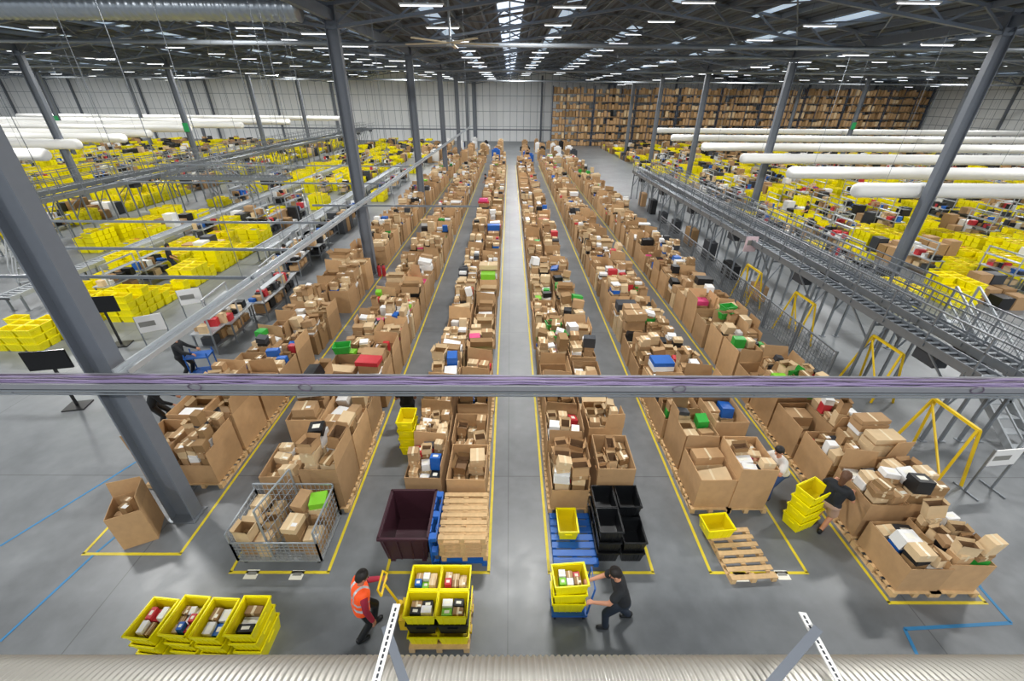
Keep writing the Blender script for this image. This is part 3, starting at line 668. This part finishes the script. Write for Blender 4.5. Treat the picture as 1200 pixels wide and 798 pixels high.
# ---------------------------------------------------------------- conveyors
def conveyor(x0,x1,y0,y1,z,label,rail='both',bed='galv',leg=3.9,guard=0.,loc=(0,0,0),rz=0,mesh=False):
    r=root('conveyor',loc,rz,label,'conveyor','raised conveyors' if z>1.5 else 'low conveyors')
    hi=z>1.5
    for xx in (x0,x1):
        bpart('side_frame','steel' if hi else 'galv',r,(xx,y0,z-.1),(xx,y1,z-.1),.05,.2)
        if guard: bpart('side_guard','galv',r,(xx,y0,z+guard/2+.05),(xx,y1,z+guard/2+.05),.025,guard)
    m=MB(); m.box(((x0+x1)/2,(y0+y1)/2,z-.12),(x1-x0-.04,y1-y0,.04),1); y=y0+.12
    st=.28 if hi else .24
    while y<min(y1,y0+56): m.tube([(x0+.03,y,z-.07),(x1-.03,y,z-.07)],.04,6); y+=st
    m.build('roller_bed',[bed,'belt'],r)
    y=y0+.4; c=0
    while y<y1:
        for xx in (x0,x1):
            lg=bpart('leg','steel',r,(xx,y,0),(xx,y,z-.1),.07,.07); xpart('foot_plate','steel',lg,(xx,y,.01),(.18,.18,.02))
        if hi:
            m=MB(); m.beam((x0,y,z*.45),(x1,y,z-.35),.04,.04); m.beam((x0,y,z-.35),(x1,y,z-.35),.06,.06); m.build('brace','steel',r)
            if y+leg<y1:
                m=MB(); m.beam((x0,y,z-.9),(x0,y+leg*.35,z-.18),.045,.045); m.build('brace','steel',r)
            if c%2==0: xpart('drive_motor','darkgrey',r,((x0+x1)/2,y+1.2,z-.38),(.4,.7,.4))
        y+=leg; c+=1
    if rail:
        sides=(x0-.05,x1+.05) if rail=='both' else ((x1+.05,) if rail=='right' else (x0-.05,))
        for xx in sides:
            m=MB(); y=y0+.2
            while y<y1: m.beam((xx,y,z-.1),(xx,y,z+1.0),.04,.04); y+=1.5
            for zz in (z+1.0,z+.55): m.beam((xx,y0,zz),(xx,y1,zz),.04,.04)
            m.beam((xx,y0,z+.04),(xx,y1,z+.04),.02,.06)
            if mesh:
                y=y0+.2
                while y<min(y1,y0+26): m.beam((xx,y,z+.06),(xx,y,z+1.0),.01,.01); y+=.2
                for q in range(1,5): m.beam((xx,y0,z+.06+q*.19),(xx,y1,z+.06+q*.19),.01,.01)
            m.build('guard_rail','steel',r)
    return r
conveyor(11.95,12.5,8.8,44,2.5,'raised grey roller conveyor right of the rightmost block','left','steel',3.1,.0)
conveyor(13.05,13.6,8.8,44,2.5,'raised roller conveyor with mesh handrail beyond the nearer one on the right','both','galv',3.1,.0,mesh=True)
conveyor(14.5,15.0,14.0,44,2.2,'narrow raised return conveyor, farthest right of the three','right','steel',4.6,.1)
conveyor(-28.9,-28.0,24.5,98,3.,'raised conveyor with handrails crossing the tote field on the left','right','steel',3.9,.0)
conveyor(-30.6,-29.7,24.5,98,3.1,'outer raised conveyor with handrails running parallel on the left','both','galv',3.9,.0)
conveyor(-.45,.45,0,10,2.9,'raised branch conveyor turning toward the centre from the left conveyor','both','galv',3.2,.0,(-27.6,36,0),-PI/2,mesh=True)
conveyor(-.45,.45,0,22,2.2,'raised conveyor leading left from the near end of the left conveyor','both','galv',3.9,.0,(-31.4,26.0,0),PI*.56,mesh=True)
conveyor(-22.4,-21.7,17,60,.85,'low roller conveyor among the yellow totes left of the work table',None)
conveyor(-14.9,-14.2,24,60,.85,'low roller conveyor nearest the leftmost block',None)
conveyor(16.6,17.3,18,60,.85,'low roller conveyor right of the raised handrail conveyor',None)
def stair(p,q,w,n,label):
    p=Vector(p);q=Vector(q);d=q-p;s=Vector((0,0,1)).cross(d).normalized()*w/2
    r=root('steel_stair',(0,0,0),0,label,'stair')
    for k in(-1,1): bpart('stringer','galv',r,p+s*k,q+s*k,.05,.2)
    for i in range(n): c=p+d*((i+.5)/n); bpart('tread','galv',r,c-s,c+s,.24,.03)
    for k in(-1,1):
        m=MB(); U=Vector((0,0,1)); m.beam(p+s*k+U,q+s*k+U,.05,.05); m.beam(p+s*k+U*.5,q+s*k+U*.5,.04,.04)
        for i in range(4): c=p+d*(i/3)+s*k; m.beam(c,c+U,.05,.05)
        m.build('handrail','galv',r)
    return r
stair((14.35,8.6,0),(14.35,12.3,2.5),.7,10,'grey steel stair at the near end of the right raised conveyors')
stair((-24.6,20.5,0),(-27.2,24.2,2.9),.9,11,'grey steel stair at the near end of the left raised conveyor')
stair((-23.6,42,0),(-27.0,42,2.9),.9,11,'grey steel stair midway along the left raised conveyor')
for i,(u,v,t) in enumerate(((1100,515,'nearest the front'),(1027,430,'second from the front'),(935,372,'third from the front'),(878,335,'fourth from the front'))):
    p=G(u,v,.9); r=root('steel_trestle',(p.x,p.y,0),0,'yellow steel trestle beside the raised conveyor legs, '+t,'trestle','yellow trestles')
    for sy in (-.6,.6):
        for sx in (-.36,.36): bpart('leg','safety',r,(sx,sy*1.25,0),(sx*.1,sy,1.75),.055,.055)
    bpart('crossbar','safety',r,(0,-.62,1.75),(0,.62,1.75),.07,.07)
    bpart('brace','safety',r,(-.3,-.74,.25),(.0,.6,1.6),.04,.04)
for i in range(9):
    y=12.0+i*2.1; r=root('mesh_fence_panel',(10.9,y,0),0,'grey wire mesh fence panel, %s from the front beside the raised conveyor'%ordw(i+1),'fence','fence panels')
    bpart('post','steel',r,(0,0,0),(0,0,1.3),.06,.06); bpart('post','steel',r,(0,2,0),(0,2,1.3),.06,.06)
    m=MB()
    for k in range(1,13): m.beam((0,k*2/13,.1),(0,k*2/13,1.25),.012,.012)
    for k in range(8): m.beam((0,0,.1+k*.164),(0,2,.1+k*.164),.016 if k<7 else .05,.016 if k<7 else .05)
    m.build('mesh_panel','steel',r)
def board(loc,rz,w,h,zb,label,mt='white'):
    r=root('notice_board',loc,rz,label,'board','boards on stands')
    pn=xpart('panel',mt,r,(0,0,zb+h/2),(w,.03,h))
    for s in(-1,1): m=MB(); m.beam((s*w/2,.02,.03),(s*w/2,.02,zb+h),.04,.04); m.beam((s*w/2,-.3,.02),(s*w/2,.3,.02),.04,.04); m.build('stand','steel',r)
    xpart('print','print',pn,(-.1,-.018,zb+h*.5),(w*.6,.004,h*.3)); return r
p=G(1145,512,1.15); board((p.x,p.y-.7,0),.1,.75,.5,.9,'white notice board beside the nearest yellow trestle')
p=G(192,412); board((p.x,p.y,0),.5,.8,.65,.9,'white board on a stand left of the work table')
p=G(235,378); board((p.x,p.y,0),.5,.8,.65,.9,'white board on a stand behind the other white board')
p=G(880,286,2.35); r=root('hanging_sign',(p.x,p.y,0),0,'small pale pink sign on a post beside the right raised conveyor','sign')
pn=xpart('panel','palepink',r,(0,0,2.35),(.6,.03,.75)); xpart('print','print',pn,(0,-.018,2.42),(.4,.004,.25)); bpart('post','steel',r,(0,.04,0),(0,.04,2.6),.05,.05)
def screen(u,v,label):
    p=G(u,v,1.75); r=root('display_screen',(p.x,p.y,0),.2,label,'screen','display screens')
    xpart('panel','screen',r,(0,0,1.75),(1.1,.06,.62))
    m=MB(); m.beam((0,.06,.02),(0,.06,1.75),.06,.06); m.box((0,.06,.02),(.6,.5,.04)); m.build('stand','black',r)
screen(117,357,'black display screen on a stand between the nearest column and yellow totes'); screen(55,422,'black display screen nearest the left edge of the view')
p=G(243,440); r=root('blue_cart',(p.x,p.y,0),.2,'small blue wheeled cart in front of the standing person','cart')
for z in (.2,.85): xpart('shelf','blue',r,(0,0,z),(.75,.5,.04))
for sx in(-.34,.34):
    for sy in(-.22,.22): bpart('post','blue',r,(sx,sy,.1),(sx,sy,1.0),.03,.03); m=MB(); m.tube([(sx-.015,sy,.05),(sx+.015,sy,.05)],.05,10); m.build('wheel','rubber',r)
def bench():
    r=root('workbench',(0,0,0),0,'x','table','workbenches')
    xpart('top','galv',r,(0,0,.88),(.8,1.9,.04))
    for sx in(-.35,.35):
        for sy in(-.88,.88): bpart('leg','steel',r,(sx,sy,0),(sx,sy,.87),.05,.05)
    xpart('shelf','steel',r,(0,0,.3),(.7,1.8,.03))
    m=MB(); m.beam((-.38,-.9,.88),(-.38,-.9,1.9),.05,.05); m.beam((-.38,.9,.88),(-.38,.9,1.9),.05,.05); m.box((-.38,0,1.5),(.25,1.8,.03)); m.box((-.38,0,1.88),(.06,1.85,.06)); m.build('upper_shelf','galv',r)
    return r
bench0=None; misc=MB(); bmisc=MB(); tmisc=MB(); fmisc=MB()
def put_bench(x,y,label,rz=0):
    global bench0
    if bench0 is None: bench0=bench(); bench0.location=(x,y,0); bench0.rotation_euler=(0,0,rz); bench0['label']=label
    else: dup(bench0,(x,y,0),rz,label)
    for k in range(9):
        a=-.8+.2*k; s=random.uniform(.14,.2)*(1.6 if k%2 else 1); h=random.uniform(.08,.4); mi=random.choice([0,1,2,3,4,4,7,6,11]); dx=random.uniform(-.12,.22)
        xx=x+dx*math.cos(rz)-a*math.sin(rz); yy=y+dx*math.sin(rz)+a*math.cos(rz)
        bmisc.box((xx,yy,.9+h/2),(s*1.5,s,h),mi,random.uniform(-.2,.2),False)
    for k in range(3):
        a=-.55+.55*k; h=random.uniform(.2,.4); bmisc.box((x-a*math.sin(rz),y+a*math.cos(rz),.316+h/2),(.45,.4,h),random.choice([0,1,2,4,11]),rz,False)
for (u,v,rz,t) in ((280,390,.1,'nearest the leftmost block, first from the front'),(262,402,PI,'left of the first one beside the leftmost block'),(335,348,.1,'second from the front beside the leftmost block'),(318,366,PI,'between the first and second beside the leftmost block'),(352,318,.1,'third from the front beside the leftmost block'),(375,300,.1,'fourth from the front beside the leftmost block')):
    p=G(u,v); put_bench(p.x,p.y,'grey cluttered work table '+t,rz)
TP=[]
def block(x,y,lab,grp,nx=2,ny=4,hmax=4):
    bh=random.choice([2,2,3,3,hmax])
    for i in range(nx):
        for j in range(ny):
            hh=bh if random.random()<.75 else max(1,bh-1)
            for k in range(hh): TP.append((x+(i-(nx-1)/2)*.64,y+(j-(ny-1)/2)*.455,.3*k,random.uniform(-.02,.02),lab,grp,k==hh-1))
def field(xl,side,li,y0,y1,p_t,pb):
    y=y0; n=0; nbn=0
    while y<y1:
        bad=any(abs(xl-V0-SP*k)<1.5 and abs(y-c)<1.7 for k in range(-3,3) for c in COLY)
        if -29<xl<-16 and (abs(y-36)<1.7 or abs(y-42)<1.7): bad=True
        if -29<xl<-23 and 19<y<26: bad=True
        if xl<-30 and abs(y-(26.0+(-31.4-xl)*.19))<1.9 and xl>-54: bad=True
        if inview((xl,y,.5),30) and not bad:
            q=random.random()
            if q<p_t: n+=1; block(xl,y,'yellow tote in the %s tote block along the %s line %s'%(ordw(n),ordw(li),side),'yellow totes, %s line %s'%(li,side))
            elif q<p_t+pb and y<70: nbn+=1; put_bench(xl,y,'cluttered grey workbench, %s along the %s line %s'%(ordw(nbn),ordw(li),side),random.choice([0,PI]))
            elif q<p_t+pb+.2:
                for i in range(2):
                    for j in range(3):
                        h=random.uniform(.5,1.4); fmisc.box((xl+(i-.5)*.7,y+(j-1)*.7,h/2),(.62,.62,h),random.choice([0,0,1,2,2,4,3,11,11,4]),0,False)
        y+=2.15
p=G(140,372)
for dx in (0,1.5): block(p.x+dx-1,p.y+.4,'yellow tote in the large stack beside the display screen','yellow totes by the screen',2,4,4)
p=G(28,408); block(p.x,p.y+.4,'yellow tote in the stack nearest the left edge of the view','yellow totes at the left edge',3,3,3)
li=0
for xl in (-12.4,-16.6,-18.6,-20.4,-24.0,-26.0,-32.6,-34.6,-36.6,-39.,-41.,-43.2,-45.4,-47.8,-50.,-53,-56,-59.5,-63,-67,-72,-78,-84):
    li+=1; field(xl,'left of the packing blocks',li,22.5 if li==1 else 19 if li<4 else 20,98,.15 if li==1 else .68,.26 if li>1 else .4)
li=0
for xl in (18.8,21.4,23.6,26.0,28.4,30.8,33.2,35.8,38.4,41.2,44,47,50.4,54,58,62,66,71,76):
    li+=1; field(xl,'right of the raised conveyors',li,19,94,.48,.32)
k=0
for y in range(12,44,3):
    if random.random()<.8:
        k+=1; h=random.uniform(.4,1.2); mi=random.choice([4,4,0,2,7,11]); m=MB(); m.box((0,0,h/2),(.42,random.uniform(.6,1.3),h)); m.box((0,0,h),(.44,.3,.03)); tag(m.build('storage_case',PM[mi],loc=(12.22,y+1.25,0)),'%s storage case under the right raised conveyor, %s from the front'%(PN[mi],ordw(k)),'case','cases under the conveyor')
for i in range(11):
    for j in range(9):
        x=-14+i*2.4+random.uniform(-.4,.4); y=70+j*2.6+random.uniform(-.5,.5)
        if abs(x-.2)<1.2 or random.random()<.12: continue
        h=random.uniform(.6,1.7); mi=random.choice([0,0,0,1,2,2,4,3,7,11]); m=MB(); w_=random.uniform(.8,1.3); m.box((0,0,.07),(w_,1.1,.14),1); m.box((0,0,.14+h/2),(w_-.06,1.04,h)); m.box((.0,.0,.14+h+.1),(w_*.5,.5,.2))
        tag(m.build('carton_stack',[PM[mi],'wood'],loc=(x,y,0)),'%s loaded pallet in the sorting area beyond the six blocks'%PN[mi],'carton stack','%s loaded pallets beyond the blocks'%PN[mi])
TP.sort(key=lambda t:(Vector((t[0],t[1],t[2]))-CAM).length)
stuff_t=MB()
for i,t in enumerate(TP):
    x,y,z,rz,lab,grp,top=t
    if i<250: inst(TOTE,'yellow_tote',(x,y,z),rz,lab,'tote',grp)
    elif top:
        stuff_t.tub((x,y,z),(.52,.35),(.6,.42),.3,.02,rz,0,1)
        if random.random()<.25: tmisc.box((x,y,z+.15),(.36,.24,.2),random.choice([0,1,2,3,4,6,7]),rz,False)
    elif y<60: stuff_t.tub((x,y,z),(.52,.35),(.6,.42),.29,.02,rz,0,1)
tag(stuff_t.build('yellow_totes',['yellow','yellow_in']),'distant yellow totes stacked across both sides of the hall','totes',kind='stuff')
for i,dx in enumerate((.5,.75)):
    r=root('fire_extinguisher',(V0+dx,COLY[1]-.3,0),0,'red fire extinguisher at the foot of the second column, %s one'%('left' if i==0 else 'right'),'fire extinguisher','fire extinguishers')
    m=MB(); m.tube([(0,0,0),(0,0,.5),(0,0,.6)],[.1,.1,.05],14); cy=m.build('cylinder','red',r); m=MB(); m.tube([(0,0,.59),(0,0,.68)],.03,8); m.beam((0,0,.68),(.12,0,.7),.03,.02); m.build('valve','black',cy)
for i in range(9):
    x0=8.5+i*8.4
    if x0+8.2>XR: break
    r=root('pallet_rack',(x0,97,0),0,'tall pallet rack of brown cartons at the back, %s from the central aisle'%ordw(i+1),'rack','pallet racks at the back')
    for k in range(4):
        m=MB()
        for yy in (0,1.2): m.beam((k*2.7,yy,0),(k*2.7,yy,10.8),.1,.1)
        for z in range(1,10): m.beam((k*2.7,0,z*1.1),(k*2.7,1.2,z*1.1+.5),.04,.04)
        m.build('upright','rackblue',r)
    for z in range(1,8):
        m=MB(); zz=z*1.35; m.beam((0,0,zz),(8.1,0,zz),.06,.13); m.beam((0,1.2,zz),(8.1,1.2,zz),.06,.13); m.box((4.05,.6,zz+.05),(8.1,1.2,.03)); m.build('shelf_beam','rackbeam',r)
    for z in range(0,8):
        for k in range(12):
            if random.random()<.95: h=random.uniform(.6,1.15); misc.box((x0+.4+k*.665,97.6,z*1.35+.08+h/2),(random.uniform(.5,.63),1.,h),random.choice([0,0,0,2,0,2,1]),0,False)
tag(misc.build('rack_cartons',PM),'brown cartons filling the tall pallet racks at the back','cartons',kind='stuff')
tag(bmisc.build('bench_clutter',PM),'small goods and packets cluttering the workbenches','goods',kind='stuff')
tag(tmisc.build('tote_contents',PM),'goods lying inside the distant yellow totes','goods',kind='stuff')
tag(fmisc.build('floor_cartons',PM),'cartons stacked between the tote blocks on both sides','cartons',kind='stuff')
tag(parc.build('heaped_parcels',PM),'remaining brown parcels heaped in the pallet boxes','parcels',kind='stuff')
tag(farbin.build('distant_pallet_boxes',['kraft','kraft_in']),'distant brown pallet boxes at the back of the blocks','pallet boxes',kind='stuff')
for i,(xv,yy) in enumerate(((V0-SP,COLY[3]),(V0+SP*2,COLY[4]),(V0-SP*2,COLY[4]))):
    m=MB(); m.box((xv,yy-.2,5.4),(.6,.04,.9)); tag(m.build('safety_sign','signgreen'),'plain green safety sign on a column, %s'%['left side','right side','far left side'][i],'sign')
